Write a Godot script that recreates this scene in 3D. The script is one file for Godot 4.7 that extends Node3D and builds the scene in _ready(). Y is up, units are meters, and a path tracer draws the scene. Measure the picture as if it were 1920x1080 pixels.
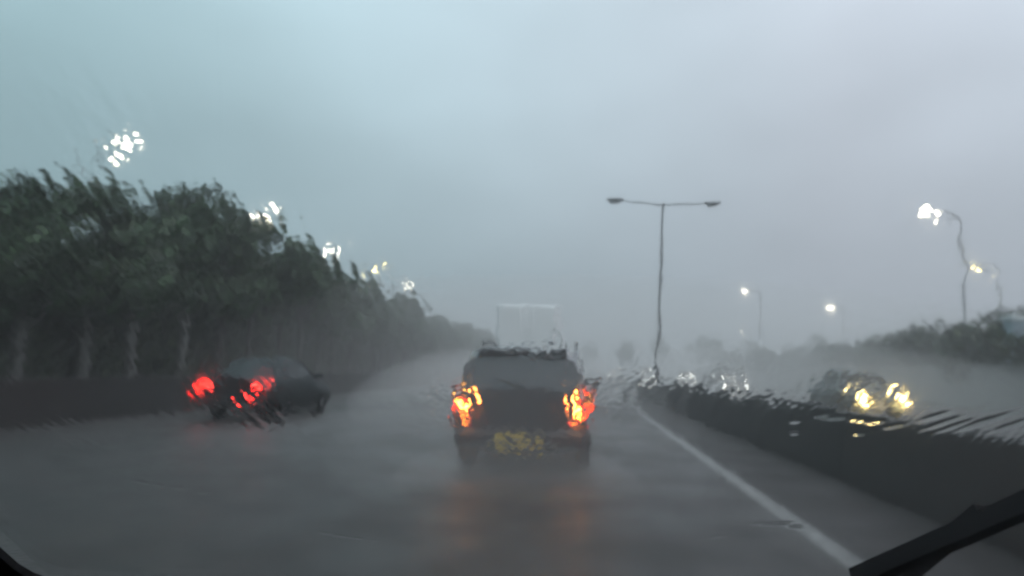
extends Node3D

var rng := RandomNumberGenerator.new()
var used := {}
var M := {}

# ---------------------------------------------------------------- helpers
func numbered(called: String) -> String:
	if not used.has(called):
		used[called] = 0
		return called
	used[called] += 1
	return "%s_%03d" % [called, used[called]]

func tag(o: Node, label: String, category: String, group := "", kind := "") -> void:
	if label: o.set_meta("label", label)
	if category: o.set_meta("category", category)
	if group: o.set_meta("group", group)
	if kind: o.set_meta("kind", kind)

func base(called: String, at: Vector3, turn := 0.0) -> Node3D:
	var o := Node3D.new()
	o.name = numbered(called)
	add_child(o)
	o.position = at
	o.rotation.y = turn
	return o

func put(mesh: Mesh, called: String, mat: Material, parent: Node = null) -> MeshInstance3D:
	var o := MeshInstance3D.new()
	o.mesh = mesh
	o.material_override = mat
	if parent == null:
		o.name = numbered(called)
		add_child(o)
	else:
		o.name = called
		parent.add_child(o, true)
	return o

func mb() -> SurfaceTool:
	var st := SurfaceTool.new()
	st.begin(Mesh.PRIMITIVE_TRIANGLES)
	return st

func done(st: SurfaceTool, smooth := false) -> ArrayMesh:
	if smooth:
		st.index()
	st.generate_normals()
	return st.commit()

# a quad whose corners run clockwise as seen from its front
func quad(st: SurfaceTool, a: Vector3, b: Vector3, c: Vector3, d: Vector3) -> void:
	for v in [a, b, c, a, c, d]:
		st.set_uv(Vector2(v.x, v.z))
		st.add_vertex(v)

func box(st: SurfaceTool, lo: Vector3, hi: Vector3, ch := 0.0) -> void:
	# box with chamfered vertical and top edges
	var c := minf(ch, minf(hi.x - lo.x, hi.z - lo.z) * 0.45)
	st.set_smooth_group(-1)
	if c <= 0.0:
		var p := [Vector3(lo.x, lo.y, lo.z), Vector3(hi.x, lo.y, lo.z), Vector3(hi.x, lo.y, hi.z), Vector3(lo.x, lo.y, hi.z), Vector3(lo.x, hi.y, lo.z), Vector3(hi.x, hi.y, lo.z), Vector3(hi.x, hi.y, hi.z), Vector3(lo.x, hi.y, hi.z)]
		quad(st, p[4], p[5], p[6], p[7]); quad(st, p[3], p[2], p[1], p[0])
		quad(st, p[7], p[6], p[2], p[3]); quad(st, p[5], p[4], p[0], p[1])
		quad(st, p[6], p[5], p[1], p[2]); quad(st, p[4], p[7], p[3], p[0])
		return
	var ring := [Vector2(lo.x + c, lo.z), Vector2(hi.x - c, lo.z), Vector2(hi.x, lo.z + c), Vector2(hi.x, hi.z - c), Vector2(hi.x - c, hi.z), Vector2(lo.x + c, hi.z), Vector2(lo.x, hi.z - c), Vector2(lo.x, lo.z + c)]
	var mid := (lo + hi) * 0.5
	var ys := [lo.y, hi.y - c, hi.y]
	for k in 8:
		var a: Vector2 = ring[k]
		var b: Vector2 = ring[(k + 1) % 8]
		for l in 2:
			var sa := 1.0 if l == 0 else (1.0 - 2.0 * c / (hi.x - lo.x))
			var sb := 1.0 if l == 0 else (1.0 - 2.0 * c / (hi.z - lo.z))
			var a2 := Vector3(mid.x + (a.x - mid.x) * sa, ys[l + 1], mid.z + (a.y - mid.z) * sb)
			var b2 := Vector3(mid.x + (b.x - mid.x) * sa, ys[l + 1], mid.z + (b.y - mid.z) * sb)
			quad(st, b2, a2, Vector3(a.x, ys[l], a.y), Vector3(b.x, ys[l], b.y))
			if l == 1:
				for v in [Vector3(mid.x, hi.y, mid.z), a2, b2]:
					st.set_uv(Vector2(v.x, v.z)); st.add_vertex(v)
	for k in 8:
		var a: Vector2 = ring[k]
		var b: Vector2 = ring[(k + 1) % 8]
		for v in [Vector3(mid.x, lo.y, mid.z), Vector3(b.x, lo.y, b.y), Vector3(a.x, lo.y, a.y)]:
			st.set_uv(Vector2(v.x, v.z)); st.add_vertex(v)

# a tapered tube through points
func tube(st: SurfaceTool, pts: Array, radii: Array, sides := 8) -> void:
	st.set_smooth_group(0)
	var rings := []
	for i in pts.size():
		var d: Vector3 = (pts[mini(i + 1, pts.size() - 1)] - pts[maxi(i - 1, 0)]).normalized()
		var x := d.cross(Vector3.UP if absf(d.y) < 0.9 else Vector3.RIGHT).normalized()
		var y := x.cross(d).normalized()
		var ring := []
		for k in sides:
			var a := TAU * k / sides
			ring.append(pts[i] + (x * cos(a) + y * sin(a)) * radii[i])
		rings.append(ring)
	for i in pts.size() - 1:
		for k in sides:
			var k2 := (k + 1) % sides
			quad(st, rings[i][k], rings[i + 1][k], rings[i + 1][k2], rings[i][k2])
	for e in [0, pts.size() - 1]:
		for k in sides:
			var k2 := (k + 1) % sides
			var tri := [pts[e], rings[e][k], rings[e][k2]] if e == 0 else [pts[e], rings[e][k2], rings[e][k]]
			for v in tri:
				st.set_uv(Vector2.ZERO); st.add_vertex(v)

# ---------------------------------------------------------------- materials
func lin(r: float, g: float, b: float) -> Color:
	return Color(r, g, b).linear_to_srgb()

func mat(r: float, g: float, b: float, rough := 0.6, metal := 0.0) -> StandardMaterial3D:
	var m := StandardMaterial3D.new()
	m.albedo_color = lin(r, g, b)
	m.roughness = rough
	m.metallic = metal
	return m

func glow(r: float, g: float, b: float, e: float) -> StandardMaterial3D:
	var m := mat(r * 0.5, g * 0.5, b * 0.5, 0.3)
	m.emission_enabled = true
	m.emission = lin(r, g, b)
	m.emission_energy_multiplier = e
	return m

func noise_tex(freq: float, sd: int, lo: Color, hi: Color, size := 512, oct := 5) -> NoiseTexture2D:
	var n := FastNoiseLite.new()
	n.seed = sd
	n.frequency = freq
	n.fractal_octaves = oct
	var t := NoiseTexture2D.new()
	t.noise = n
	t.width = size
	t.height = size
	t.seamless = true
	var g := Gradient.new()
	g.set_color(0, lo)
	g.set_color(1, hi)
	t.color_ramp = g
	return t

func paint(r: float, g: float, b: float, coat := 0.8) -> StandardMaterial3D:
	var m := mat(r, g, b, 0.35)
	m.clearcoat_enabled = true
	m.clearcoat = coat
	m.clearcoat_roughness = 0.08
	return m

func materials() -> void:
	# wet asphalt: matte chips under a broken film of standing water
	var a := StandardMaterial3D.new()
	a.albedo_texture = noise_tex(0.02, 3, lin(0.014, 0.0115, 0.011), lin(0.038, 0.031, 0.029), 1024, 6)
	a.roughness = 1.0
	a.roughness_texture = noise_tex(0.006, 11, Color(0.38, 0.38, 0.38), Color(0.68, 0.68, 0.68), 1024, 6)
	a.heightmap_enabled = true
	a.heightmap_texture = noise_tex(0.09, 5, Color.BLACK, Color.WHITE, 1024, 4)
	a.heightmap_scale = 0.5
	a.uv1_triplanar = true
	a.uv1_world_triplanar = true
	a.uv1_scale = Vector3(0.11, 0.11, 0.11)
	M.asphalt = a
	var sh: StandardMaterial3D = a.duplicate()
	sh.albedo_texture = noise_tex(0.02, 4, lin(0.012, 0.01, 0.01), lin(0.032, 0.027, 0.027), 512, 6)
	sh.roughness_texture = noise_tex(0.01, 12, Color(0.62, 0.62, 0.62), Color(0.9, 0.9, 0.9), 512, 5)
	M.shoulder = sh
	var l := mat(0.5, 0.5, 0.5, 0.4)
	l.albedo_texture = noise_tex(0.03, 8, lin(0.05, 0.05, 0.05), lin(0.3, 0.3, 0.29), 512, 5)
	l.albedo_color = Color.WHITE
	l.uv1_triplanar = true
	l.uv1_world_triplanar = true
	l.uv1_scale = Vector3(0.4, 0.4, 0.4)
	M.line = l
	var g := mat(0.05, 0.07, 0.03, 0.9)
	g.albedo_texture = noise_tex(0.03, 21, lin(0.02, 0.035, 0.015), lin(0.07, 0.09, 0.04))
	g.albedo_color = Color.WHITE
	g.uv1_triplanar = true
	g.uv1_world_triplanar = true
	g.uv1_scale = Vector3(0.2, 0.2, 0.2)
	M.verge = g
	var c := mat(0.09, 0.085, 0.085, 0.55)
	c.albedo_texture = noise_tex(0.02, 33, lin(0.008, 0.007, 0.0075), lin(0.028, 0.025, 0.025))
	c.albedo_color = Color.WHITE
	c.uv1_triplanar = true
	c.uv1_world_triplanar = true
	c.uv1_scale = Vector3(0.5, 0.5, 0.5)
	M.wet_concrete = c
	var gc: StandardMaterial3D = c.duplicate()
	gc.albedo_texture = noise_tex(0.015, 35, lin(0.12, 0.118, 0.115), lin(0.27, 0.265, 0.26))
	M.grey_concrete = gc
	var t := mat(0.2, 0.19, 0.17, 0.8)
	t.albedo_texture = noise_tex(0.04, 41, lin(0.06, 0.058, 0.055), lin(0.3, 0.295, 0.285))
	t.albedo_color = Color.WHITE
	t.uv1_triplanar = true
	t.uv1_scale = Vector3(0.7, 0.7, 0.7)
	M.pale_bark = t
	var db: StandardMaterial3D = t.duplicate()
	db.albedo_texture = noise_tex(0.04, 42, lin(0.02, 0.019, 0.017), lin(0.08, 0.075, 0.07))
	M.bark = db
	var lf := mat(1, 1, 1, 0.55)
	lf.albedo_color = Color.WHITE
	lf.vertex_color_use_as_albedo = true
	lf.backlight_enabled = true
	lf.backlight = lin(0.12, 0.16, 0.08)
	M.leaf = lf
	M.steel = mat(0.13, 0.14, 0.15, 0.45, 0.3)
	M.dark_steel = mat(0.03, 0.033, 0.036, 0.5)
	M.rubber = mat(0.01, 0.01, 0.011, 0.9)
	M.rubber.metallic_specular = 0.2
	M.trim = mat(0.012, 0.012, 0.016, 0.6)
	M.rim = mat(0.3, 0.3, 0.32, 0.35, 0.7)
	M.tint = mat(0.012, 0.014, 0.016, 0.22)
	M.tint.metallic_specular = 0.3
	M.rear_glass = mat(0.03, 0.03, 0.034, 0.12)
	M.rear_glass.metallic_specular = 0.9
	M.cabin = mat(0.006, 0.006, 0.008, 0.85)
	M.brake = glow(1.0, 0.44, 0.07, 52.0)
	M.brake_deep = glow(1.0, 0.22, 0.02, 24.0)
	M.lamp_shell = glow(1.0, 0.03, 0.03, 1.6)
	M.tail = glow(1.0, 0.05, 0.04, 6.0)
	M.glowing_reflector = glow(1.0, 0.02, 0.08, 1.6)  # red glow put into the material, standing for light thrown back
	M.warm_head = glow(1.0, 0.78, 0.3, 16.0)
	M.white_head = glow(0.92, 1.0, 1.0, 50.0)
	M.amber_head = glow(1.0, 0.62, 0.22, 14.0)
	M.lamp_white = glow(1.0, 0.95, 0.8, 60.0)
	M.lamp_yellow = glow(1.0, 0.84, 0.3, 50.0)
	M.lamp_off = mat(0.25, 0.26, 0.27, 0.3)
	M.plate = mat(0.5, 0.36, 0.06, 0.45)
	M.clear_lens = mat(0.55, 0.56, 0.58, 0.15)

# ---------------------------------------------------------------- sky
func sky_image() -> Image:
	var im := Image.create(512, 256, false, Image.FORMAT_RGBF)
	var n := FastNoiseLite.new()
	n.seed = 7
	n.frequency = 0.9
	n.fractal_octaves = 4
	for j in 256:
		var el := (0.5 - (j + 0.5) / 256.0) * PI
		for i in 512:
			var az := (i + 0.5) / 512.0 * TAU
			var d := Vector3(sin(az) * cos(el), sin(el), -cos(az) * cos(el))
			var c := n.get_noise_3d(d.x * 1.3, d.y * 2.6, d.z * 1.3)
			var up := smoothstep(-0.05, 0.95, d.y)
			var b := lerpf(0.41, 1.28, up) * (1.0 + 0.22 * d.x) * (1.0 + 0.26 * c)
			var t := clampf(0.66 + d.x * 1.1, 0.0, 1.0)
			var tint := Vector3(0.68, 1.0, 1.1).lerp(Vector3(0.89, 1.0, 1.13), t)
			im.set_pixel(i, j, Color(b * tint.x, b * tint.y, b * tint.z))
	return im

func lamp_light(parent: Node, at: Vector3, c: Color, e: float, size := 0.05) -> void:
	var o := OmniLight3D.new()
	o.name = "lamp_glow"
	o.light_color = c
	o.light_energy = e
	o.light_size = size
	o.omni_range = 60.0
	o.omni_attenuation = 2.0
	o.shadow_enabled = true
	parent.add_child(o, true)
	o.position = at

# ---------------------------------------------------------------- cars
# one station: z, underside y, lower half width, widest y, widest half width, belt y, belt half width, roof y, roof half width, lean above the belt
func ring_of(s: Array) -> Array:
	var wl: float = s[2]
	var pts := [Vector2(0, s[1]), Vector2(wl * 0.86, s[1]), Vector2(wl, s[1] + 0.12), Vector2(s[4], s[3]), Vector2(s[6], s[5]), Vector2(lerpf(s[6], s[8], 0.55), lerpf(s[5], s[7] - 0.07, 0.5)), Vector2(s[8], s[7] - 0.07), Vector2(s[8] - 0.13, s[7] - 0.012), Vector2(0, s[7] + 0.015)]
	var out := []
	for p in pts:
		out.append(Vector3(p.x, p.y, s[0] + s[9] * maxf(0.0, p.y - s[5])))
	return out

func car_body(stations: Array) -> ArrayMesh:
	var st := mb()
	st.set_smooth_group(0)
	var rings := []
	for s in stations:
		rings.append(ring_of(s))
	for i in rings.size() - 1:
		for j in 8:
			for m in [1.0, -1.0]:
				var k := Vector3(m, 1, 1)
				var a: Vector3 = rings[i][j] * k
				var b: Vector3 = rings[i][j + 1] * k
				var c: Vector3 = rings[i + 1][j + 1] * k
				var d: Vector3 = rings[i + 1][j] * k
				if m > 0: quad(st, a, b, c, d)
				else: quad(st, d, c, b, a)
	st.set_smooth_group(-1)
	for e in [0, rings.size() - 1]:
		for j in range(1, 7):
			var a: Vector3 = rings[e][j]
			var b: Vector3 = rings[e][j + 1]
			var a2 := a * Vector3(-1, 1, 1)
			var b2 := b * Vector3(-1, 1, 1)
			if e == 0: quad(st, a2, b2, b, a)
			else: quad(st, a, b, b2, a2)
		var t: Vector3 = rings[e][7]
		var top := [t * Vector3(-1, 1, 1), rings[e][8], t] if e == 0 else [t, rings[e][8], t * Vector3(-1, 1, 1)]
		for v in top:
			st.set_uv(Vector2.ZERO); st.add_vertex(v)
	return done(st)

func end_z(s: Array, y: float) -> float:
	return s[0] + s[9] * maxf(0.0, y - s[5])

# a plate lying on the rear (dir 1) or front (dir -1) end of a car, its outline given in x and y
func end_panel(called: String, poly: PackedVector2Array, s: Array, dir: float, depth: float, m: Material, parent: Node, wrap := 0.0) -> MeshInstance3D:
	if Geometry2D.is_polygon_clockwise(poly):
		poly.reverse()
	var st := mb()
	st.set_smooth_group(-1)
	var f := func(p: Vector2, d: float) -> Vector3: return Vector3(p.x, p.y, end_z(s, p.y) + dir * d - dir * wrap * maxf(0.0, absf(p.x) - 0.62))
	var idx := Geometry2D.triangulate_polygon(poly)
	for k in range(0, idx.size(), 3):
		var a: Vector3 = f.call(poly[idx[k]], depth)
		var b: Vector3 = f.call(poly[idx[k + 1]], depth)
		var c: Vector3 = f.call(poly[idx[k + 2]], depth)
		var up := (c - a).cross(b - a).z * dir > 0
		for v in ([a, b, c] if up else [a, c, b]):
			st.set_uv(Vector2(v.x, v.y)); st.add_vertex(v)
	for k in poly.size():
		var p: Vector2 = poly[k]
		var q: Vector2 = poly[(k + 1) % poly.size()]
		var a: Vector3 = f.call(p, depth)
		var b: Vector3 = f.call(q, depth)
		var c: Vector3 = f.call(q, -0.03)
		var d: Vector3 = f.call(p, -0.03)
		if dir > 0: quad(st, b, a, d, c)
		else: quad(st, a, b, c, d)
	return put(done(st), called, m, parent)

func side_window(stations: Array, i: int, t0: float, t1: float, side: float, m: Material, parent: Node) -> void:
	var ra := ring_of(stations[i])
	var rb := ring_of(stations[i + 1])
	var st := mb()
	st.set_smooth_group(-1)
	var g := []
	for j in [4.14, 5.0, 5.8]:
		var k := int(j)
		var fr: float = j - k
		var pa: Vector3 = ra[k].lerp(ra[k + 1], fr)
		var pb: Vector3 = rb[k].lerp(rb[k + 1], fr)
		g.append([pa.lerp(pb, t0) + Vector3(0.008, 0, 0), pa.lerp(pb, t1) + Vector3(0.008, 0, 0)])
	for k in 2:
		var q := [g[k][0], g[k + 1][0], g[k + 1][1], g[k][1]]
		for n in 4:
			q[n] = q[n] * Vector3(side, 1, 1)
		if side > 0: quad(st, q[0], q[1], q[2], q[3])
		else: quad(st, q[3], q[2], q[1], q[0])
	put(done(st), "side_window", m, parent)

var tyre_mesh: ArrayMesh
var rim_mesh: ArrayMesh
func wheel(parent: Node, at: Vector3, r: float, side: float) -> void:
	if tyre_mesh == null:
		var st := mb()
		var prof := [Vector2(0.62, -0.1), Vector2(0.93, -0.105), Vector2(1.0, -0.07), Vector2(1.0, 0.07), Vector2(0.93, 0.105), Vector2(0.62, 0.1)]
		st.set_smooth_group(0)
		for k in 20:
			var a := TAU * k / 20
			var b := TAU * (k + 1) / 20
			for j in 5:
				var p: Vector2 = prof[j]
				var q: Vector2 = prof[j + 1]
				quad(st, Vector3(p.y, cos(a) * p.x, sin(a) * p.x), Vector3(p.y, cos(b) * p.x, sin(b) * p.x), Vector3(q.y, cos(b) * q.x, sin(b) * q.x), Vector3(q.y, cos(a) * q.x, sin(a) * q.x))
		tyre_mesh = done(st)
		st = mb()
		st.set_smooth_group(-1)
		for k in 10:
			var a := TAU * k / 10
			var b := TAU * (k + 0.55) / 10
			for z in [-0.08, 0.08]:
				quad(st, Vector3(z, cos(a) * 0.15, sin(a) * 0.15), Vector3(z, cos(a) * 0.62, sin(a) * 0.62), Vector3(z, cos(b) * 0.62, sin(b) * 0.62), Vector3(z, cos(b) * 0.15, sin(b) * 0.15))
		tube(st, [Vector3(-0.085, 0, 0), Vector3(0.085, 0, 0)], [0.17, 0.17], 10)
		rim_mesh = done(st)
	var w := Node3D.new()
	w.name = "wheel"
	parent.add_child(w, true)
	w.position = at
	var t := put(tyre_mesh, "tyre", M.rubber, w)
	t.scale = Vector3(1, r, r)
	var q := put(rim_mesh, "rim", M.rim, w)
	q.scale = Vector3(1, r, r)

func poly(a: Array) -> PackedVector2Array:
	var p := PackedVector2Array()
	for k in range(0, a.size(), 2):
		p.append(Vector2(a[k], a[k + 1]))
	return p

func mirror(p: PackedVector2Array) -> PackedVector2Array:
	var q := PackedVector2Array()
	for v in p:
		q.append(Vector2(-v.x, v.y))
	return q

func rounded(x0: float, y0: float, x1: float, y1: float, r: float) -> PackedVector2Array:
	var p := PackedVector2Array()
	for c in [[x1 - r, y1 - r, 0.0], [x0 + r, y1 - r, 90.0], [x0 + r, y0 + r, 180.0], [x1 - r, y0 + r, 270.0]]:
		for k in 4:
			var a := deg_to_rad(c[2] + 30.0 * k)
			p.append(Vector2(c[0] + cos(a) * r, c[1] + sin(a) * r))
	return p

func people_carrier() -> void:
	var t := base("people_carrier", Vector3(-0.72, 0, -9.6))
	tag(t, "dark people carrier straight ahead with blazing brake lights and yellow number plate", "car")
	var s := [
		[0.0, 0.34, 0.80, 0.72, 0.91, 1.06, 0.86, 1.56, 0.66, -0.30],
		[-0.28, 0.24, 0.86, 0.74, 0.925, 1.06, 0.885, 1.63, 0.70, -0.16],
		[-1.25, 0.20, 0.88, 0.74, 0.925, 1.04, 0.89, 1.66, 0.71, 0.0],
		[-2.35, 0.20, 0.88, 0.74, 0.925, 1.02, 0.885, 1.64, 0.70, 0.0],
		[-3.15, 0.20, 0.88, 0.72, 0.92, 1.0, 0.87, 1.46, 0.66, 0.25],
		[-3.62, 0.20, 0.87, 0.70, 0.91, 0.94, 0.84, 1.03, 0.76, 0.0],
		[-4.3, 0.24, 0.82, 0.62, 0.86, 0.78, 0.76, 0.86, 0.66, 0.0],
		[-4.5, 0.32, 0.66, 0.55, 0.72, 0.68, 0.62, 0.74, 0.52, 0.0]]
	put(car_body(s), "body", paint(0.03, 0.027, 0.031), t)
	var e: Array = s[0]
	var rw := end_panel("rear_window", poly([-0.66, 1.09, 0.66, 1.09, 0.70, 1.14, 0.60, 1.46, 0.54, 1.5, -0.54, 1.5, -0.60, 1.46, -0.70, 1.14]), e, 1, 0.012, M.rear_glass, t)
	var wp := mb()
	tube(wp, [Vector3(0.05, 1.1, 0.03), Vector3(-0.38, 1.2, 0.0)], [0.012, 0.007], 6)
	put(done(wp), "rear_wiper", M.trim, rw)
	var sp := mb()
	box(sp, Vector3(-0.62, 1.555, -0.26), Vector3(0.62, 1.605, -0.02), 0.03)
	put(done(sp), "roof_spoiler", paint(0.03, 0.027, 0.031), t)
	for m in [1.0, -1.0]:
		# tall lamp cluster with a bright brake lens over a deeper red one
		var up := poly([0.67, 0.79, 0.86, 0.79, 0.88, 0.98, 0.855, 1.05, 0.74, 1.05, 0.67, 0.96])
		var lo := poly([0.72, 0.66, 0.87, 0.64, 0.878, 0.785, 0.715, 0.785])
		var house := poly([0.65, 0.63, 0.89, 0.61, 0.895, 1.0, 0.865, 1.07, 0.73, 1.07, 0.65, 0.98])
		var h := end_panel("tail_light", house if m > 0 else mirror(house), e, 1, 0.02, M.lamp_shell, t, 0.3)
		end_panel("brake_lens", up if m > 0 else mirror(up), e, 1, 0.035, M.brake, h, 0.3)
		end_panel("tail_lens", lo if m > 0 else mirror(lo), e, 1, 0.035, M.brake_deep, h, 0.3)
		lamp_light(t, Vector3(m * 0.79, 0.85, 0.16), Color(1, 0.22, 0.08), 0.03, 0.08)
		end_panel("glowing_reflector", rounded(m * 0.66 - 0.07, 0.42, m * 0.66 + 0.07, 0.47, 0.02), e, 1, 0.05, M.glowing_reflector, t)
		for i in [1, 2, 3]:
			side_window(s, i, 0.06, 0.94, m, M.tint, t)
		wheel(t, Vector3(m * 0.80, 0.32, -0.85), 0.32, m)
		wheel(t, Vector3(m * 0.80, 0.32, -3.55), 0.32, m)
		var rr := mb()
		tube(rr, [Vector3(m * 0.58, 1.66, -0.4), Vector3(m * 0.59, 1.71, -0.6), Vector3(m * 0.59, 1.71, -2.0), Vector3(m * 0.58, 1.66, -2.2)], [0.02, 0.02, 0.02, 0.02], 6)
		put(done(rr), "roof_rail", M.dark_steel, t)
		var mr := mb()
		box(mr, Vector3(m * 0.99 - 0.1, 1.02, -3.05), Vector3(m * 0.99 + 0.1, 1.17, -2.93), 0.03)
		put(done(mr), "wing_mirror", paint(0.03, 0.027, 0.031), t)
	var gate := end_panel("tailgate", poly([-0.63, 0.60, 0.63, 0.60, 0.645, 0.66, 0.645, 1.03, 0.60, 1.07, -0.60, 1.07, -0.645, 1.03, -0.645, 0.66]), e, 1, 0.014, paint(0.03, 0.027, 0.031), t)
	end_panel("handle", rounded(-0.3, 0.83, 0.3, 0.87, 0.015), e, 1, 0.035, M.dark_steel, gate)
	var hb := end_panel("high_brake_light", rounded(-0.16, 1.515, 0.16, 1.54, 0.01), e, 1, 0.03, mat(0.1, 0.005, 0.006, 0.25), t)
	var bp := mb()
	box(bp, Vector3(-0.86, 0.3, -0.1), Vector3(0.86, 0.56, 0.09), 0.07)
	var bumper := put(done(bp), "bumper", mat(0.02, 0.02, 0.024, 0.5), t)
	var pl := mb()
	box(pl, Vector3(-0.30, 0.33, 0.095), Vector3(0.26, 0.47, 0.108))
	var plate := put(done(pl), "number_plate", M.plate, t)
	plate.set_meta("label", "yellow rear number plate on the bumper")
	var gx := -0.25
	for w in [0.06, 0.07, 0.06, 0.06, 0.07, 0.06]:
		var ch := mb()
		box(ch, Vector3(gx, 0.355, 0.109), Vector3(gx + 0.018, 0.445, 0.1115))
		box(ch, Vector3(gx + 0.02, 0.39 if w > 0.065 else 0.355, 0.109), Vector3(gx + w - 0.014, 0.41 if w > 0.065 else 0.372, 0.1115))
		put(done(ch), "plate_mark", M.rubber, plate)
		gx += w + 0.022
	var ex := mb()
	tube(ex, [Vector3(0.55, 0.27, -0.1), Vector3(0.55, 0.26, 0.06)], [0.035, 0.035], 8)
	put(done(ex), "exhaust_pipe", M.steel, t)
	var an := mb()
	tube(an, [Vector3(0.42, 1.63, -0.45), Vector3(0.42, 1.85, -0.2)], [0.008, 0.004], 5)
	put(done(an), "aerial", M.rubber, t)

const SALOON := [
	[0.0, 0.34, 0.76, 0.66, 0.87, 0.86, 0.80, 1.00, 0.62, -0.05],
	[-0.62, 0.24, 0.84, 0.68, 0.89, 0.92, 0.84, 1.06, 0.66, 0.0],
	[-1.35, 0.20, 0.85, 0.68, 0.89, 0.95, 0.85, 1.42, 0.60, 0.3],
	[-2.15, 0.20, 0.85, 0.68, 0.89, 0.95, 0.85, 1.47, 0.61, 0.0],
	[-2.75, 0.20, 0.85, 0.68, 0.89, 0.94, 0.85, 1.36, 0.58, 0.2],
	[-3.3, 0.20, 0.84, 0.66, 0.88, 0.88, 0.82, 0.98, 0.74, 0.0],
	[-4.3, 0.24, 0.80, 0.58, 0.84, 0.72, 0.75, 0.80, 0.64, 0.0],
	[-4.5, 0.32, 0.64, 0.52, 0.72, 0.64, 0.62, 0.69, 0.5, 0.0]]

func saloon(at: Vector3, turn: float, colour: Array, tail: Material, head: Material, label: String, group := "") -> Node3D:
	var t := base("saloon_car", at, turn)
	tag(t, label, "car", group)
	var s := SALOON
	var p := paint(colour[0], colour[1], colour[2], 0.1)
	p.roughness = 0.6
	p.metallic_specular = 0.35
	put(car_body(s), "body", p, t)
	for m in [1.0, -1.0]:
		var tl := poly([0.50, 0.72, 0.82, 0.70, 0.83, 0.86, 0.78, 0.9, 0.52, 0.88])
		end_panel("tail_light", tl if m > 0 else mirror(tl), s[0], 1, 0.03, tail, t, 0.4)
		var hl := rounded(minf(m * 0.44, m * 0.72), 0.56, maxf(m * 0.44, m * 0.72), 0.70, 0.05)
		end_panel("headlight", hl, s[7], -1, 0.05, head, t)
		side_window(s, 1, 0.55, 0.95, m, M.tint, t)
		side_window(s, 2, 0.05, 0.95, m, M.tint, t)
		side_window(s, 3, 0.05, 0.8, m, M.tint, t)
		wheel(t, Vector3(m * 0.76, 0.31, -0.95), 0.31, m)
		wheel(t, Vector3(m * 0.76, 0.31, -3.6), 0.31, m)
		var mr := mb()
		box(mr, Vector3(m * 0.95 - 0.09, 0.96, -2.98), Vector3(m * 0.95 + 0.09, 1.09, -2.88), 0.03)
		put(done(mr), "wing_mirror", p, t)
	# raked screens
	var st := mb()
	st.set_smooth_group(-1)
	quad(st, Vector3(-0.70, 1.075, -0.70), Vector3(-0.52, 1.405, -1.16), Vector3(0.52, 1.405, -1.16), Vector3(0.70, 1.075, -0.70))
	put(done(st), "rear_window", M.tint, t)
	st = mb()
	st.set_smooth_group(-1)
	quad(st, Vector3(0.76, 1.015, -3.24), Vector3(0.55, 1.375, -2.72), Vector3(-0.55, 1.375, -2.72), Vector3(-0.76, 1.015, -3.24))
	put(done(st), "windscreen", M.tint, t)
	var bp := mb()
	box(bp, Vector3(-0.8, 0.32, -0.1), Vector3(0.8, 0.56, 0.06), 0.06)
	put(done(bp), "bumper", p, t)
	bp = mb()
	box(bp, Vector3(-0.72, 0.28, -4.56), Vector3(0.72, 0.48, -4.4), 0.06)
	put(done(bp), "bumper", p, t)
	end_panel("grille", rounded(-0.36, 0.5, 0.36, 0.64, 0.03), s[7], -1, 0.03, M.trim, t)
	bp = mb()
	box(bp, Vector3(-0.26, 0.36, -4.585), Vector3(0.26, 0.47, -4.562))
	put(done(bp), "number_plate", mat(0.6, 0.6, 0.6, 0.4), t)
	return t

func reflection_stand_in() -> void:  # truck shape added in place of a pale reflection on the windscreen
	var t := base("reflection_stand_in", Vector3(-1.85, 0, -27.5))
	tag(t, "pale truck shape added for a windscreen reflection above the dark people carrier", "truck")
	var white := mat(0.74, 0.77, 0.78, 0.55)
	var st := mb()
	box(st, Vector3(-1.14, 1.0, -5.6), Vector3(1.14, 3.72, 0.0), 0.04)
	var b := put(done(st), "cargo_box", white, t)
	for m in [-1.0, 1.0]:
		st = mb()
		box(st, Vector3(m * 0.56 - 0.53, 1.08, 0.004), Vector3(m * 0.56 + 0.53, 3.62, 0.03), 0.008)
		var d := put(done(st), "rear_door", white, t)
		st = mb()
		tube(st, [Vector3(m * 0.2, 1.1, 0.05), Vector3(m * 0.2, 3.6, 0.05)], [0.018, 0.018], 6)
		put(done(st), "lock_rod", white, d)
		wheel(t, Vector3(m * 0.9, 0.45, -1.6), 0.45, m)
		wheel(t, Vector3(m * 0.9, 0.45, -6.8), 0.45, m)
		st = mb()
		box(st, Vector3(m * 0.92 - 0.16, 0.74, 0.0), Vector3(m * 0.92 + 0.16, 0.88, 0.04), 0.01)
		put(done(st), "tail_light", mat(0.2, 0.01, 0.01, 0.3), t)
	st = mb()
	box(st, Vector3(-1.05, 0.7, -7.4), Vector3(1.05, 0.95, -0.05), 0.02)
	put(done(st), "chassis", M.dark_steel, t)
	st = mb()
	box(st, Vector3(-1.05, 0.95, -7.6), Vector3(1.05, 2.6, -5.75), 0.15)
	put(done(st), "cab", white, t)

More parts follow.
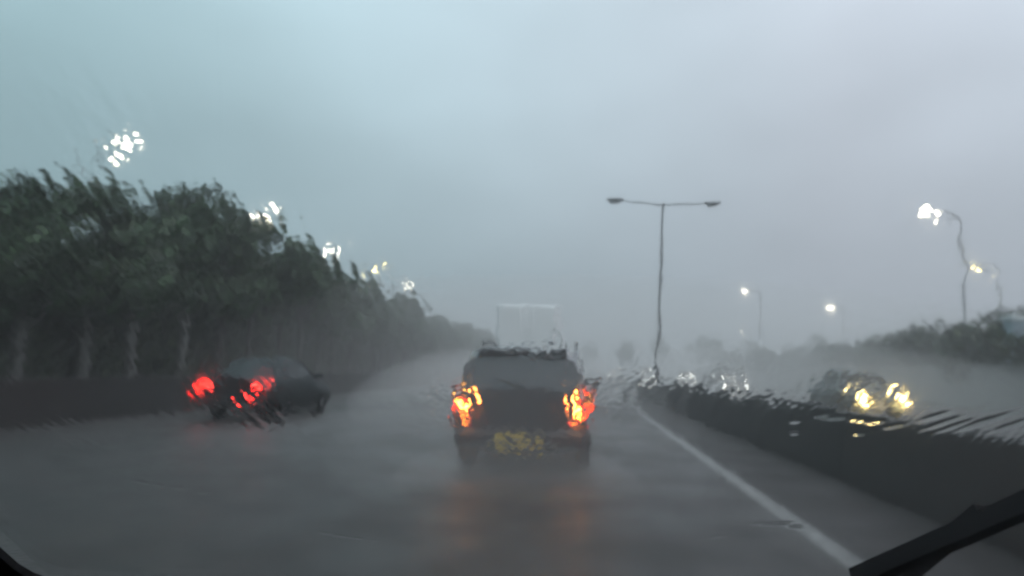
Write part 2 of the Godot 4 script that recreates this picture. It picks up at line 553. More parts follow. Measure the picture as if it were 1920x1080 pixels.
# ---------------------------------------------------------------- street lamps
func street_lamp(at: Vector3, h: float, reach: float, lit: Material, label: String, group: String, heads := 1) -> void:
	var t := base("street_lamp", at)
	tag(t, label, "street lamp", group)
	var st := mb()
	tube(st, [Vector3(0, 0, 0), Vector3(0, 0.9, 0), Vector3(0, 0.95, 0), Vector3(0, h - 0.9, 0)], [0.13, 0.12, 0.085, 0.055], 10)
	put(done(st), "pole", M.steel, t)
	st = mb()
	var sx := signf(reach)
	tube(st, [Vector3(0, h - 0.92, 0), Vector3(sx * 0.05, h - 0.4, 0), Vector3(sx * 0.35, h - 0.05, 0), Vector3(reach, h + 0.12, 0)], [0.055, 0.05, 0.045, 0.04], 8)
	put(done(st), "arm", M.steel, t)
	for k in heads:
		var hd := mb()
		var y := h + 0.13
		var x := reach + sx * 0.3
		box(hd, Vector3(x - 0.42, y - 0.05, -0.17 + k * 0.9), Vector3(x + 0.42, y + 0.09, 0.17 + k * 0.9), 0.07)
		var o := put(done(hd), "lamp_head", M.steel, t)
		var ln := mb()
		# bowl lens hanging under the head
		for q in 1:
			tube(ln, [Vector3(x - 0.3, y - 0.08, k * 0.9), Vector3(x - 0.2, y - 0.11, k * 0.9), Vector3(x + 0.2, y - 0.11, k * 0.9), Vector3(x + 0.3, y - 0.08, k * 0.9)], [0.05, 0.13, 0.13, 0.05], 10)
		put(done(ln), "lamp_lens", lit, o)
		if lit != M.lamp_off:
			lamp_light(t, Vector3(x, y - 0.3, k * 0.9), Color(1, 0.93, 0.78), 0.8, 0.08)

func twin_lamp() -> void:
	var t := base("street_lamp", Vector3(3.68, 0.0, -35))
	tag(t, "tall unlit double-armed street lamp rising from the central barrier", "street lamp")
	t.rotation.z = -0.036
	var st := mb()
	tube(st, [Vector3(0, 0, 0), Vector3(0, 1.5, 0), Vector3(0, 1.55, 0), Vector3(0, 9.35, 0)], [0.13, 0.12, 0.075, 0.045], 12)
	put(done(st), "pole", M.dark_steel, t)
	for m in [-1.0, 1.0]:
		st = mb()
		tube(st, [Vector3(0, 9.25, 0), Vector3(m * 0.5, 9.3, 0), Vector3(m * 2.0, 9.42, 0)], [0.035, 0.03, 0.025], 8)
		put(done(st), "arm", M.dark_steel, t)
		st = mb()
		box(st, Vector3(m * 2.3 - 0.42, 9.41, -0.14), Vector3(m * 2.3 + 0.42, 9.49, 0.14), 0.05)
		var o := put(done(st), "lamp_head", M.dark_steel, t)
		st = mb()
		tube(st, [Vector3(m * 2.3 - 0.28, 9.37, 0), Vector3(m * 2.3 - 0.18, 9.345, 0), Vector3(m * 2.3 + 0.18, 9.345, 0), Vector3(m * 2.3 + 0.28, 9.37, 0)], [0.03, 0.08, 0.08, 0.03], 8)
		put(done(st), "lamp_lens", M.lamp_off, o)

# ---------------------------------------------------------------- plants
func leaves(count: int, lobes: Array, size: float, sd: int, dark: Vector3, pale: Vector3) -> ArrayMesh:
	var r := RandomNumberGenerator.new()
	r.seed = sd
	var v := PackedVector3Array()
	var nn := PackedVector3Array()
	var cc := PackedColorArray()
	for i in count:
		var l: Array = lobes[r.randi() % lobes.size()]
		var d := Vector3(r.randfn(), r.randfn(), r.randfn()).normalized()
		var p: Vector3 = l[0] + d * l[1] * pow(r.randf(), 0.45)
		var x := Vector3(r.randfn(), r.randfn() * 0.6, r.randfn()).normalized()
		var n := (d + Vector3(r.randfn(), r.randfn() + 0.5, r.randfn()) * 0.6).normalized()
		var y := n.cross(x).normalized()
		x = y.cross(n).normalized()
		var s := size * r.randf_range(0.55, 1.4)
		var t := r.randf()
		var c := dark.lerp(pale, t * t)
		var col := Color(c.x, c.y, c.z)
		var bend := n * s * 0.18
		var a := p - x * s
		var b := p + y * s * 0.42 + bend
		var e := p + x * s
		var f := p - y * s * 0.42 + bend
		for q in [a, b, e, a, e, f]:
			v.append(q); nn.append(n); cc.append(col)
	var arr := []
	arr.resize(Mesh.ARRAY_MAX)
	arr[Mesh.ARRAY_VERTEX] = v
	arr[Mesh.ARRAY_NORMAL] = nn
	arr[Mesh.ARRAY_COLOR] = cc
	var m := ArrayMesh.new()
	m.add_surface_from_arrays(Mesh.PRIMITIVE_TRIANGLES, arr)
	return m

var crowns := []
var trunks := []
var clumps := []
func plant_meshes() -> void:
	for k in 4:
		rng.seed = 100 + k
		var lobes := []
		for i in 16:
			var h := rng.randf_range(3.4, 6.6)
			var w := 1.9 * sin(clampf((h - 2.0) / 5.0, 0.05, 1.0) * PI) + 0.35
			var a := rng.randf() * TAU
			lobes.append([Vector3(cos(a) * w * rng.randf_range(0.3, 1.0), h, sin(a) * w * rng.randf_range(0.3, 1.0)), rng.randf_range(0.6, 1.15)])
		crowns.append(leaves(4200, lobes, 0.2, 200 + k, Vector3(0.012, 0.03, 0.013), Vector3(0.042, 0.1, 0.034)))
		var st := mb()
		var lean := Vector3(rng.randf_range(-0.12, 0.12), 0, rng.randf_range(-0.1, 0.1))
		tube(st, [Vector3(0, -0.1, 0), lean * 0.3 + Vector3(0, 1.0, 0), lean + Vector3(0, 2.6, 0), lean * 1.5 + Vector3(0, 4.4, 0), lean * 1.5 + Vector3(0.1, 5.6, 0)], [0.2, 0.155, 0.13, 0.09, 0.03], 9)
		for i in 5:
			var l: Array = lobes[i * 3]
			var y := rng.randf_range(2.2, 3.4)
			var s0 := lean * (y / 2.6) + Vector3(0, y, 0)
			tube(st, [s0, s0.lerp(l[0], 0.5) + Vector3(0, 0.25, 0), l[0]], [0.07, 0.045, 0.015], 6)
		trunks.append(done(st))
	for k in 3:
		rng.seed = 300 + k
		var lobes := []
		for i in 9:
			lobes.append([Vector3(rng.randf_range(-1.3, 1.3), rng.randf_range(0.5, 1.9), rng.randf_range(-1.1, 1.1)), rng.randf_range(0.5, 0.9)])
		clumps.append(leaves(2400, lobes, 0.16, 400 + k, Vector3(0.016, 0.026, 0.014), Vector3(0.055, 0.08, 0.035)))

func tree(at: Vector3, k: int, s: Vector3, turn: float, label: String, group: String) -> void:
	var t := base("roadside_tree", at, turn)
	t.scale = s
	tag(t, label, "tree", group)
	put(trunks[k], "trunk", M.pale_bark if label.contains("pale trunk") else M.bark, t)
	put(crowns[k], "crown", M.leaf, t)

func shrub(at: Vector3, k: int, s: Vector3, turn: float, label: String, group: String) -> void:
	var t := base("roadside_shrub", at, turn)
	t.scale = s
	tag(t, label, "shrub", group)
	var st := mb()
	for a in 4:
		tube(st, [Vector3(0, -0.05, 0), Vector3(cos(a * 1.6) * 0.5, 0.9, sin(a * 1.6) * 0.5), Vector3(cos(a * 1.6) * 0.9, 1.6, sin(a * 1.6) * 0.8)], [0.05, 0.035, 0.012], 5)
	put(done(st), "stem", M.bark, t)
	put(clumps[k], "foliage", M.leaf, t)

# ---------------------------------------------------------------- ground and walls
func sheet(called: String, x0: float, x1: float, z0: float, z1: float, y: float, m: Material, parent: Node = null) -> MeshInstance3D:
	var st := mb()
	st.set_smooth_group(-1)
	var n := int(ceilf((z1 - z0) / 60.0))
	for i in n:
		var a := lerpf(z0, z1, float(i) / n)
		var b := lerpf(z0, z1, float(i + 1) / n)
		quad(st, Vector3(x0, y, a), Vector3(x1, y, a), Vector3(x1, y, b), Vector3(x0, y, b))
	return put(done(st), called, m, parent)

func profile_run(prof: Array, x: float, z0: float, z1: float) -> ArrayMesh:
	# a closed profile (x, y) swept from z0 (near) to z1 (far)
	var st := mb()
	st.set_smooth_group(-1)
	for k in prof.size():
		var p: Vector2 = prof[k]
		var q: Vector2 = prof[(k + 1) % prof.size()]
		quad(st, Vector3(x + p.x, p.y, z0), Vector3(x + q.x, q.y, z0), Vector3(x + q.x, q.y, z1), Vector3(x + p.x, p.y, z1))
	var idx := Geometry2D.triangulate_polygon(PackedVector2Array(prof))
	for e in [z0, z1]:
		for k in idx.size():
			var p: Vector2 = prof[idx[k if e == z1 else idx.size() - 1 - k]]
			st.set_uv(p); st.add_vertex(Vector3(x + p.x, p.y, e))
	return done(st)

func setting() -> void:
	var g := sheet("ground", -500, 500, -520, 60, -0.03, M.verge)
	tag(g, "", "", "", "structure")
	var road := sheet("road", -10.6, 3.35, -500, 40, 0.0, M.asphalt)
	tag(road, "wet dark carriageway under spray", "", "", "structure")
	var far := sheet("road", 4.1, 16.2, -500, 40, 0.0, M.asphalt)
	tag(far, "wet opposite carriageway beyond the central barrier", "", "", "structure")
	sheet("edge_line", 1.9, 2.08, -400, 40, 0.004, M.line, road)
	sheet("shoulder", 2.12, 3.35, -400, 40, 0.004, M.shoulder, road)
	for i in 12:
		for x in [-1.65, -5.2]:
			sheet("lane_dash", x - 0.06, x + 0.06, -34.0 - i * 9.0, -31.5 - i * 9.0, 0.004, M.line, road)
	for i in 12:
		sheet("lane_dash", 8.0, 8.12, -26.0 - i * 9.0, -23.5 - i * 9.0, 0.004, M.line, far)
	# central safety barrier, cast in lengths with open joints
	var prof := [Vector2(-0.24, -0.02), Vector2(-0.24, 0.05), Vector2(-0.2, 0.3), Vector2(-0.13, 0.84), Vector2(-0.11, 0.86), Vector2(0.11, 0.86), Vector2(0.13, 0.84), Vector2(0.2, 0.3), Vector2(0.24, 0.05), Vector2(0.24, -0.02)]
	var b := base("central_barrier", Vector3(3.62, 0, 0))
	tag(b, "dark wet concrete safety barrier between the two carriageways", "barrier")
	var z := 6.0
	for i in 30:
		var len := 4.0
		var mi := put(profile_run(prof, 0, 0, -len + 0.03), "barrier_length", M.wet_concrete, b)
		mi.position = Vector3(0, 0, z)
		z -= len
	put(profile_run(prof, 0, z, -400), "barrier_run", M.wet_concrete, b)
	# retaining wall that holds the far bank
	var rw := base("retaining_wall", Vector3(17.2, 0, 0))
	tag(rw, "long grey retaining wall under the bushes beyond the oncoming traffic", "wall")
	z = -14.0
	for i in 16:
		var mi := put(profile_run([Vector2(-0.2, -0.05), Vector2(-0.2, 1.72), Vector2(-0.26, 1.73), Vector2(-0.26, 1.86), Vector2(0.24, 1.86), Vector2(0.24, -0.05)], 0, 0, -5.96), "wall_length", M.grey_concrete, rw)
		mi.position = Vector3(0, 0, z)
		z -= 6.0
	var bank := sheet("bank", 17.42, 60.0, -500, 40, 1.15, M.verge)
	tag(bank, "", "", "", "structure")
	# low parapet on the near side of the trees
	var w := base("parapet_wall", Vector3(-11.0, 0, 0))
	tag(w, "low dark parapet wall in front of the tree trunks", "wall")
	var wp := [Vector2(-0.15, -0.05), Vector2(-0.15, 0.82), Vector2(-0.2, 0.83), Vector2(-0.2, 0.92), Vector2(0.2, 0.92), Vector2(0.2, 0.83), Vector2(0.15, 0.82), Vector2(0.15, -0.05)]
	z = -4.0
	for i in 24:
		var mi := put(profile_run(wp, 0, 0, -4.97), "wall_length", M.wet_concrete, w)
		mi.position = Vector3(0, 0, z)
		z -= 5.0
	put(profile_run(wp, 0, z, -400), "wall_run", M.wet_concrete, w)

func planting() -> void:
	plant_meshes()
	rng.seed = 5
	# the row along the near side: its first trunks stand out pale against the dark
	var near := [[-19.4, "tree with the leftmost pale trunk behind the low wall"], [-22.0, "tree with the second pale trunk from the left behind the wall"], [-24.9, "tree with the third pale trunk from the left behind the wall"], [-28.0, "tree with the fourth, faintest pale trunk left of the red-lit car"]]
	var zs := [-10.5, -13.4, -16.4]
	for n in near: zs.append(n[0])
	var z := -31.0
	while z > -190:
		zs.append(z)
		z -= 3.0 if z > -70 else 5.0
	for i in zs.size():
		var d: float = -zs[i]
		var h := 7.0
		if d < 19: h = 5.0
		elif d > 25 and d < 38: h = 8.3
		elif d >= 38 and d < 50: h = 7.6
		elif d >= 50: h = 6.9
		h += rng.randf_range(-0.5, 0.4)
		var label := "leafy tree along the middle of the left roadside row"
		if d < 39: label = "tall leafy tree at the high shoulder of the left tree line"
		elif d > 70: label = "hazy tree in the far, fading end of the left roadside row"
		for n in near:
			if n[0] == zs[i]: label = n[1]
		if d < 19: label = "dark leafy tree at the left edge of the picture"
		tree(Vector3(-15.7 + rng.randf_range(-0.25, 0.25), 0, zs[i]), i % 4, Vector3(1.0 + rng.randf() * 0.2, h / 7.2, 1.0 + rng.randf() * 0.2), rng.randf() * TAU, label, "trees along the left roadside")
	# dense growth behind the trunks
	var mm := MultiMesh.new()
	mm.transform_format = MultiMesh.TRANSFORM_3D
	mm.mesh = clumps[0]
	mm.instance_count = 190
	for i in 190:
		var row := i % 2
		var p := Vector3(-17.6 - row * 1.6 + rng.randf_range(-0.4, 0.4), 0, -6.0 - (i / 2) * 2.0)
		mm.set_instance_transform(i, Transform3D(Basis(Vector3.UP, rng.randf() * TAU).scaled(Vector3(1.0, 1.6 + row * 0.6, 1.0)), p))
	var u := MultiMeshInstance3D.new()
	u.multimesh = mm
	u.material_override = M.leaf
	u.name = "undergrowth"
	add_child(u)
	tag(u, "dense dark undergrowth behind the row of tree trunks", "undergrowth", "", "stuff")
	# bushes beyond the opposite carriageway
	var sh := [[0, 0, 0], [19.6, -30, 1.3], [18.8, -33, 1.65], [19.0, -36, 1.8], [18.6, -39, 1.45], [18.8, -42, 1.35], [18.5, -46, 1.3], [18.7, -50, 1.2], [18.4, -55, 1.25], [18.6, -60, 1.2], [18.5, -66, 1.3], [18.4, -73, 1.3], [18.6, -81, 1.3], [18.4, -90, 1.4]]
	for i in sh.size():
		if i == 0: continue
		var a: Array = sh[i]
		shrub(Vector3(a[0], 1.1, a[1]), i % 3, Vector3(1.5, a[2] * 0.8, 1.4), rng.randf() * TAU, "tallest grey-green bush at the foot of the right-hand street lamp" if i == 3 else "grey-green roadside bush in the bank beyond the oncoming car", "bushes beyond the opposite carriageway")
	# far trees, nearly lost in the rain
	var ft := [[10.0, -150, 1.0], [24.0, -135, 1.1], [32.0, -140, 1.0], [18.0, -165, 1.2], [40.0, -128, 1.1], [49.0, -125, 1.2], [3.0, -185, 1.0], [28.0, -170, 1.3]]
	for i in ft.size():
		tree(Vector3(ft[i][0], 0, ft[i][1]), i % 4, Vector3.ONE * ft[i][2], rng.randf() * TAU, "distant tree nearly lost in the rain above the oncoming headlights", "distant trees across the road")

func details() -> void:
	# kiosk-like cabinet at the right edge
	var t := base("roadside_cabinet", Vector3(17.9, 1.15, -31.5))
	tag(t, "pale blue-grey cabinet by the bushes at the right edge", "cabinet")
	var st := mb()
	box(st, Vector3(-0.42, 0.15, -0.35), Vector3(0.42, 2.55, 0.35), 0.03)
	put(done(st), "body", mat(0.3, 0.36, 0.4, 0.5), t)
	st = mb()
	box(st, Vector3(-0.5, 2.55, -0.43), Vector3(0.5, 2.7, 0.43), 0.04)
	put(done(st), "roof", mat(0.6, 0.64, 0.66, 0.4), t)
	st = mb()
	box(st, Vector3(-0.35, 0.25, 0.355), Vector3(0.35, 2.4, 0.37))
	put(done(st), "door", mat(0.28, 0.34, 0.39, 0.5), t)
	st = mb()
	box(st, Vector3(-0.46, -0.05, -0.4), Vector3(0.46, 0.15, 0.4))
	put(done(st), "plinth", M.wet_concrete, t)

func mist(at: Vector3, size: Vector3, d: float) -> void:
	var f := FogVolume.new()
	f.name = numbered("spray")
	f.shape = RenderingServer.FOG_VOLUME_SHAPE_ELLIPSOID
	f.size = size
	var m := FogMaterial.new()
	m.density = d
	m.albedo = lin(0.95, 0.94, 0.94)
	f.material = m
	add_child(f)
	f.position = at
	tag(f, "spray thrown up over the wet road", "spray", "", "stuff")

# ---------------------------------------------------------------- our own car
const GLASS_AT := Vector3(0, 1.17, -0.62)
const RAKE := 0.69813

func on_glass(u: float, s: float, out: float) -> Vector3:
	return GLASS_AT + Vector3(u, sin(RAKE) * s + cos(RAKE) * out, cos(RAKE) * s - sin(RAKE) * out)

func steps(lo: float, a: float, b: float, hi: float, fine: float, coarse: float) -> PackedFloat32Array:
	var o := PackedFloat32Array()
	var x := lo
	while x < hi:
		o.append(x)
		x += fine if x >= a and x < b else coarse
	o.append(hi)
	return o

# how uneven the water is: calm where the blade has just passed, rougher in patches and runs
const ROUGH := [
	[-0.208, 0.432, 0.026, 1.5], [-0.15, 0.387, 0.03, 0.7], [-0.12, 0.36, 0.03, 0.7], [-0.09, 0.34, 0.025, 0.7],
	[-0.072, 0.25, 0.022, 1.15], [0.004, 0.247, 0.02, 1.0], [-0.035, 0.202, 0.018, 1.5], [-0.02, 0.298, 0.02, 0.8],
	[0.150, 0.264, 0.013, 0.8], [0.17, 0.269, 0.013, 0.8], [0.163, 0.33, 0.025, -1.0], [0.168, 0.30, 0.02, -1.0], [0.08, 0.272, 0.03, 0.9], [0.03, 0.27, 0.02, 0.9],
	[0.147, 0.39, 0.018, 0.8], [0.185, 0.355, 0.014, 0.8], [0.2, 0.232, 0.025, 0.3], [0.25, 0.232, 0.025, 0.22], [0.12, 0.25, 0.03, 0.5],
	[-0.194, 0.239, 0.025, 0.9], [-0.25, 0.39, 0.06, 0.7]]
const DROPS := [
	[-0.310, 0.143, 0.006, 0.0018, -0.3], [-0.298, 0.140, 0.004, 0.0016, -0.2], [-0.285, 0.137, 0.005, 0.0018, 0.0], [-0.268, 0.132, 0.003, 0.0016, 0.0],
	[-0.178, 0.0755, 0.007, 0.0017, -0.15], [-0.165, 0.0725, 0.006, 0.0015, -0.2], [-0.153, 0.0705, 0.004, 0.0014, 0.0], [-0.19, 0.079, 0.004, 0.0014, -0.1],
	[0.131, 0.119, 0.006, 0.0015, 0.1], [0.141, 0.1205, 0.005, 0.0015, 0.15], [0.15, 0.117, 0.004, 0.0014, 0.0], [0.10, 0.098, 0.004, 0.0014, 0.3],
	[0.125, 0.236, 0.003, 0.0015, 0.1], [0.14, 0.243, 0.004, 0.0018, 0.2], [0.146, 0.2405, 0.005, 0.0016, 0.1], [0.159, 0.239, 0.004, 0.0016, 0.0], [0.168, 0.2375, 0.004, 0.0016, 0.1],
	[0.127, 0.2245, 0.004, 0.0018, 0.1], [0.163, 0.2255, 0.004, 0.0016, 0.1], [0.18, 0.234, 0.004, 0.0015, 0.4],
	[0.205, 0.238, 0.008, 0.0016, 0.7], [0.213, 0.236, 0.008, 0.0015, 0.7], [0.222, 0.238, 0.007, 0.0015, 0.8], [0.23, 0.243, 0.011, 0.0016, 0.7], [0.243, 0.239, 0.008, 0.0015, 0.7], [0.2, 0.245, 0.006, 0.0015, 0.6]]

func water_film() -> ArrayMesh:
	var us := steps(-0.465, -0.465, 0.36, 0.93, 0.0012, 0.006)
	var ss := steps(-0.018, -0.012, 0.5, 0.6, 0.0012, 0.006)
	var nu := us.size()
	var ns := ss.size()
	var n1 := FastNoiseLite.new()
	n1.seed = 12
	n1.frequency = 1.0
	n1.fractal_octaves = 3
	var n2 := FastNoiseLite.new()
	n2.seed = 31
	n2.frequency = 1.0
	n2.fractal_octaves = 2
	var n3 := FastNoiseLite.new()
	n3.seed = 77
	n3.frequency = 14.0
	n3.fractal_octaves = 2
	var h := PackedFloat32Array()
	h.resize(nu * ns)
	for j in ns:
		var s := ss[j]
		for i in nu:
			var u := us[i]
			# water is driven up and outwards from the foot of the glass
			var du := u - 0.01
			var dv := s - 0.05
			var ang := atan2(du, dv)
			var r := sqrt(du * du + dv * dv)
			var amp := 0.08 + 0.25 * pow(clampf(n3.get_noise_2d(u, s) * 0.9 + 0.35, 0.0, 1.0), 2.0) * smoothstep(0.12, 0.26, s)
			for q in ROUGH:
				var e: float = ((u - q[0]) * (u - q[0]) + (s - q[1]) * (s - q[1])) / (q[2] * q[2])
				if e < 4.0: amp += q[3] * exp(-e)
			amp = maxf(amp, 0.05) * smoothstep(0.05, 0.15, s)
			var streak := n1.get_noise_2d(ang * r * 95.0, r * 30.0)
			var cell := n2.get_noise_2d(u * 210.0, s * 210.0)
			h[j * nu + i] = 0.0006 + amp * (streak * FILM_STREAK + cell * FILM_CELL)
	for d in DROPS:
		var ca := cos(d[4])
		var sa := sin(d[4])
		var reach: float = d[2] * 2.2
		for j in ns:
			if absf(ss[j] - d[1]) > reach: continue
			for i in nu:
				var x: float = us[i] - d[0]
				if absf(x) > reach: continue
				var y: float = ss[j] - d[1]
				var p: float = (x * ca + y * sa) / d[2]
				var q: float = (-x * sa + y * ca) / d[3]
				h[j * nu + i] += 0.00022 * exp(-(p * p + q * q))
	var v := PackedVector3Array()
	var nrm := PackedVector3Array()
	v.resize(nu * ns + 4)
	nrm.resize(nu * ns + 4)
	var su := Vector3(1, 0, 0)
	var sv := Vector3(0, sin(RAKE), cos(RAKE))
	var so := Vector3(0, cos(RAKE), -sin(RAKE))
	for j in ns:
		var ja := maxi(j - 1, 0)
		var jb := mini(j + 1, ns - 1)
		for i in nu:
			var ia := maxi(i - 1, 0)
			var ib := mini(i + 1, nu - 1)
			var gu := (h[j * nu + ib] - h[j * nu + ia]) / (us[ib] - us[ia])
			var gs := (h[jb * nu + i] - h[ja * nu + i]) / (ss[jb] - ss[ja])
			v[j * nu + i] = on_glass(us[i], ss[j], h[j * nu + i] + 0.0008)
			nrm[j * nu + i] = (so - su * gu - sv * gs).normalized()
	var b := nu * ns
	v[b] = on_glass(us[0], ss[0], 0.0004); v[b + 1] = on_glass(us[nu - 1], ss[0], 0.0004)
	v[b + 2] = on_glass(us[nu - 1], ss[ns - 1], 0.0004); v[b + 3] = on_glass(us[0], ss[ns - 1], 0.0004)
	for k in 4: nrm[b + k] = -so
	var idx := PackedInt32Array()
	for j in ns - 1:
		for i in nu - 1:
			var a := j * nu + i
			idx.append_array([a, a + 1, a + nu + 1, a, a + nu + 1, a + nu])
	idx.append_array([b, b + 2, b + 1, b, b + 3, b + 2])
	var arr := []
	arr.resize(Mesh.ARRAY_MAX)
	arr[Mesh.ARRAY_VERTEX] = v
	arr[Mesh.ARRAY_NORMAL] = nrm
	arr[Mesh.ARRAY_INDEX] = idx
	var m := ArrayMesh.new()
	m.add_surface_from_arrays(Mesh.PRIMITIVE_TRIANGLES, arr)
	return m

const FILM_STREAK := 0.00015
const FILM_CELL := 0.00004

func glass_bar(st: SurfaceTool, a: Vector2, b: Vector2, w0: float, w1: float, lo: float, hi: float) -> void:
	var d := (b - a).normalized()
	var n := Vector2(-d.y, d.x)
	var q := [a + n * w0, b + n * w1, b - n * w1, a - n * w0]
	var top := []
	var bot := []
	for p in q:
		top.append(on_glass(p.x, p.y, hi)); bot.append(on_glass(p.x, p.y, lo))
	st.set_smooth_group(-1)
	quad(st, top[0], top[1], top[2], top[3])
	quad(st, bot[3], bot[2], bot[1], bot[0])
	for k in 4:
		quad(st, top[(k + 1) % 4], top[k], bot[k], bot[(k + 1) % 4])

func own_car() -> void:
	var t := base("own_car", Vector3.ZERO)
	tag(t, "dark inside of the car we look out of, rain-swept windscreen with black wiper", "car")
	# windscreen
	var st := mb()
	glass_bar(st, Vector2(-0.52, 0.29), Vector2(0.98, 0.29), 0.34, 0.34, -0.005, 0.0)
	var pane := mat(1, 1, 1, 0.0)
	pane.albedo_color = Color(1, 1, 1, 0.02)
	pane.transparency = BaseMaterial3D.TRANSPARENCY_ALPHA
	var screen := put(done(st), "windscreen", pane, t)
	screen.set_meta("label", "raked windscreen running with rain")
	var w := mat(1, 1, 1, 0.048)
	w.albedo_color = Color(1, 1, 1, 0.0)
	w.transparency = BaseMaterial3D.TRANSPARENCY_ALPHA
	w.refraction_enabled = true
	w.refraction_scale = 0.033
	var film := put(water_film(), "water_film", w, screen)
	film.set_meta("kind", "stuff")
	film.set_meta("label", "rippled film of rain on the windscreen")
	# black printed border with rounded corners, on the inside of the glass
	var inner := rounded(-0.472, -0.019, 0.93, 0.6, 0.035)
	var outer := rounded(-0.56, -0.09, 1.02, 0.68, 0.05)
	st = mb()
	st.set_smooth_group(-1)
	for k in inner.size():
		var k2 := (k + 1) % inner.size()
		var a := on_glass(outer[k].x, outer[k].y, -0.0055)
		var b := on_glass(outer[k2].x, outer[k2].y, -0.0055)
		var c := on_glass(inner[k2].x, inner[k2].y, -0.0055)
		var d := on_glass(inner[k].x, inner[k].y, -0.0055)
		quad(st, a, b, c, d)
		var e := Vector3(0, -cos(RAKE), sin(RAKE)) * 0.006
		quad(st, d + e, c + e, b + e, a + e)
		quad(st, c, c + e, d + e, d)
	put(done(st), "black_border", M.cabin, screen)
	# wiper, parked part way up its stroke
	st = mb()
	glass_bar(st, Vector2(0.216, 0.026), Vector2(0.33, 0.2), 0.0062, 0.005, 0.0025, 0.016)
	var blade := put(done(st), "wiper_blade", M.rubber, t)
	blade.set_meta("label", "black wiper blade lying across the lower right of the glass")
	st = mb()
	glass_bar(st, Vector2(0.25, -0.03), Vector2(0.282, 0.112), 0.008, 0.006, 0.017, 0.026)
	put(done(st), "wiper_arm", M.rubber, t)
	# cabin
	st = mb()
	st.set_smooth_group(-1)
	var yb := 1.09
	box(st, Vector3(-0.68, 0.6, -0.72), Vector3(1.12, yb, -0.28), 0.03)
	put(done(st), "dashboard", M.cabin, t)
	st = mb()
	box(st, Vector3(-0.75, 1.58, -0.15), Vector3(1.2, 1.63, 1.7))
	put(done(st), "roof_lining", M.cabin, t)
	for x in [-0.75, 1.15]:
		st = mb()
		box(st, Vector3(x, 0.35, -0.7), Vector3(x + 0.05, 1.575, 1.7))
		put(done(st), "door_lining", M.cabin, t)
	st = mb()
	box(st, Vector3(-0.75, 0.35, 1.705), Vector3(1.2, 1.63, 1.75))
	put(done(st), "rear_lining", M.cabin, t)
	st = mb()
	box(st, Vector3(-0.75, 0.28, -0.7), Vector3(1.2, 0.345, 1.75))
	put(done(st), "floor", M.cabin, t)
	st = mb()
	box(st, Vector3(-0.75, 0.35, -0.78), Vector3(1.2, 1.085, -0.725))
	put(done(st), "bulkhead", M.cabin, t)

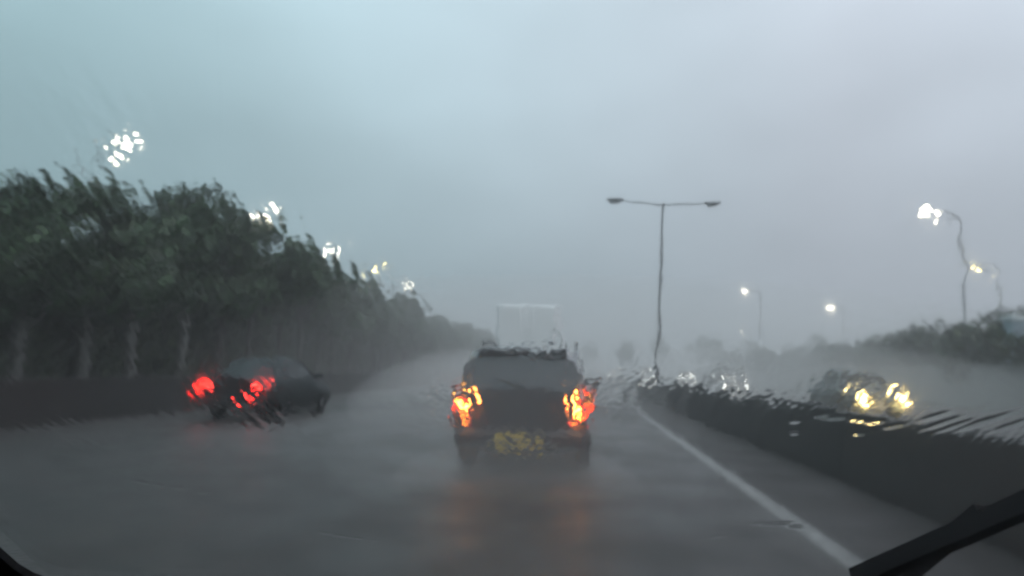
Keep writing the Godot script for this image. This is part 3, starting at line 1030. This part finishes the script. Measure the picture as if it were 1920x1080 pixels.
func _ready() -> void:
	# camera: behind the windscreen, looking a little left and up
	var cam := Camera3D.new()
	cam.name = "camera"
	add_child(cam)
	cam.position = Vector3(0, 1.35, 0)
	cam.rotation_order = EULER_ORDER_YXZ
	cam.rotation_degrees = Vector3(6.2, 5.2, 1.2)
	cam.near = 0.05
	cam.far = 1500
	var at := CameraAttributesPhysical.new()
	at.frustum_focal_length = 30.5
	at.frustum_focus_distance = 14.0
	at.exposure_aperture = 16.0
	at.frustum_near = 0.05
	at.frustum_far = 1500
	cam.attributes = at
	cam.fov = 43.0
	cam.current = true
	# sky, haze, exposure
	var env := Environment.new()
	env.background_mode = Environment.BG_SKY
	var sky := Sky.new()
	var sm := PanoramaSkyMaterial.new()
	sm.panorama = ImageTexture.create_from_image(sky_image())
	sky.sky_material = sm
	env.sky = sky
	env.tonemap_mode = Environment.TONE_MAPPER_LINEAR
	env.tonemap_exposure = 1.0
	env.fog_enabled = true
	env.fog_density = 0.0024
	env.fog_light_color = lin(0.97, 0.96, 0.96)
	env.volumetric_fog_enabled = true
	env.volumetric_fog_density = 0.0
	env.sdfgi_enabled = true
	env.ssao_enabled = true
	env.ssil_enabled = true
	var we := WorldEnvironment.new()
	we.name = "world_environment"
	we.environment = env
	add_child(we)
	# overcast: a weak, very wide sun
	var sun := DirectionalLight3D.new()
	sun.name = "sun"
	sun.light_energy = 0.28
	sun.light_color = Color(1.0, 0.93, 0.88)
	sun.light_angular_distance = 40.0
	sun.shadow_enabled = true
	sun.sky_mode = DirectionalLight3D.SKY_MODE_LIGHT_ONLY
	add_child(sun)
	sun.rotation_degrees = Vector3(-62, 30, 0)
	materials()
	setting()
	planting()
	# traffic
	people_carrier()
	reflection_stand_in()
	var dark_lens := mat(0.15, 0.01, 0.01, 0.25)
	var lc := saloon(Vector3(-7.75, 0, -16), 0, [0.008, 0.013, 0.015], M.tail, M.clear_lens, "dark saloon car in the far left lane with red tail lights")
	for m in [-0.66, 0.66]: lamp_light(lc, Vector3(m, 0.8, 0.16), Color(1, 0.12, 0.08), 0.08, 0.08)
	var on := saloon(Vector3(9.45, 0, -28.5), PI, [0.1, 0.12, 0.125], dark_lens, M.warm_head, "grey oncoming car with two yellow headlights, nearest across the barrier", "oncoming cars")
	for m in [-0.58, 0.58]: lamp_light(on, Vector3(m, 0.62, -4.75), Color(1, 0.85, 0.5), 0.6, 0.08)
	var oncoming := [[10.4, -50.0, M.white_head, "oncoming car with white headlights just left of the yellow-lit car"], [10.7, -75.0, M.white_head, "second white-lit oncoming car, right of the double-armed lamp"], [7.2, -80.0, M.white_head, "distant white-lit oncoming car at the foot of the double-armed lamp"], [6.4, -118.0, M.white_head, "most distant oncoming car, white lights left of the lamp foot"], [5.7, -128.0, M.amber_head, "distant oncoming car with amber lights beside the people carrier"]]
	for o in oncoming:
		var c := saloon(Vector3(o[0], 0, o[1] - 4.5), PI, [0.08, 0.085, 0.09], dark_lens, o[2], o[3], "oncoming cars")
		for m in [-0.58, 0.58]: lamp_light(c, Vector3(m, 0.62, -4.75), Color(1, 0.95, 0.85), 0.4, 0.08)
	# lamps
	var ld := [[-33.0, "lit street lamp highest at the upper left above the trees"], [-49.0, "lit street lamp at the shoulder of the left tree line"], [-64.0, "third lit street lamp down the left tree line"], [-78.5, "fourth, yellow lit street lamp down the left tree line"], [-93.0, "fifth and farthest lit street lamp over the left trees"]]
	for k in ld.size():
		street_lamp(Vector3(-24.0, 0, ld[k][0]), 11.7, 1.6, M.lamp_yellow if k == 3 else M.lamp_white, ld[k][1], "lit street lamps along the left side")
	twin_lamp()
	street_lamp(Vector3(20.6, 0, -41), 10.1, -1.2, M.lamp_white, "lit street lamp with curved arm above the right-hand bushes", "lit street lamps on the right side")
	street_lamp(Vector3(34.0, 0, -62), 10.3, -1.6, M.lamp_yellow, "yellow lit street lamp farthest right", "lit street lamps on the right side")
	street_lamp(Vector3(35.4, 0, -101), 10.2, -1.6, M.lamp_white, "small bright pair of lamp heads at middle right", "lit street lamps on the right side", 2)
	street_lamp(Vector3(20.2, 0, -83), 10.4, -1.4, M.lamp_white, "small lit street lamp right of the double-armed lamp", "lit street lamps on the right side")
	street_lamp(Vector3(37.0, 0, -160), 10.0, -1.6, M.lamp_white, "tiny lit street lamp low in the haze", "lit street lamps on the right side")
	details()
	mist(Vector3(-2.6, -0.1, -15.0), Vector3(10.0, 0.9, 14.0), 0.025)
	mist(Vector3(-0.7, -0.05, -8.7), Vector3(3.0, 1.1, 2.6), 0.1)
	mist(Vector3(-0.7, 0.3, -8.2), Vector3(4.2, 2.8, 2.6), 0.045)
	mist(Vector3(-3.0, 0.3, -62.0), Vector3(14.0, 5.0, 96.0), 0.02)
	mist(Vector3(10.5, 0.3, -55.0), Vector3(14.0, 6.0, 76.0), 0.02)
	mist(Vector3(21.0, 0.5, -46.0), Vector3(14.0, 9.0, 60.0), 0.022)
	mist(Vector3(0.0, 0.0, -116.0), Vector3(110.0, 22.0, 188.0), 0.0085)
	own_car()
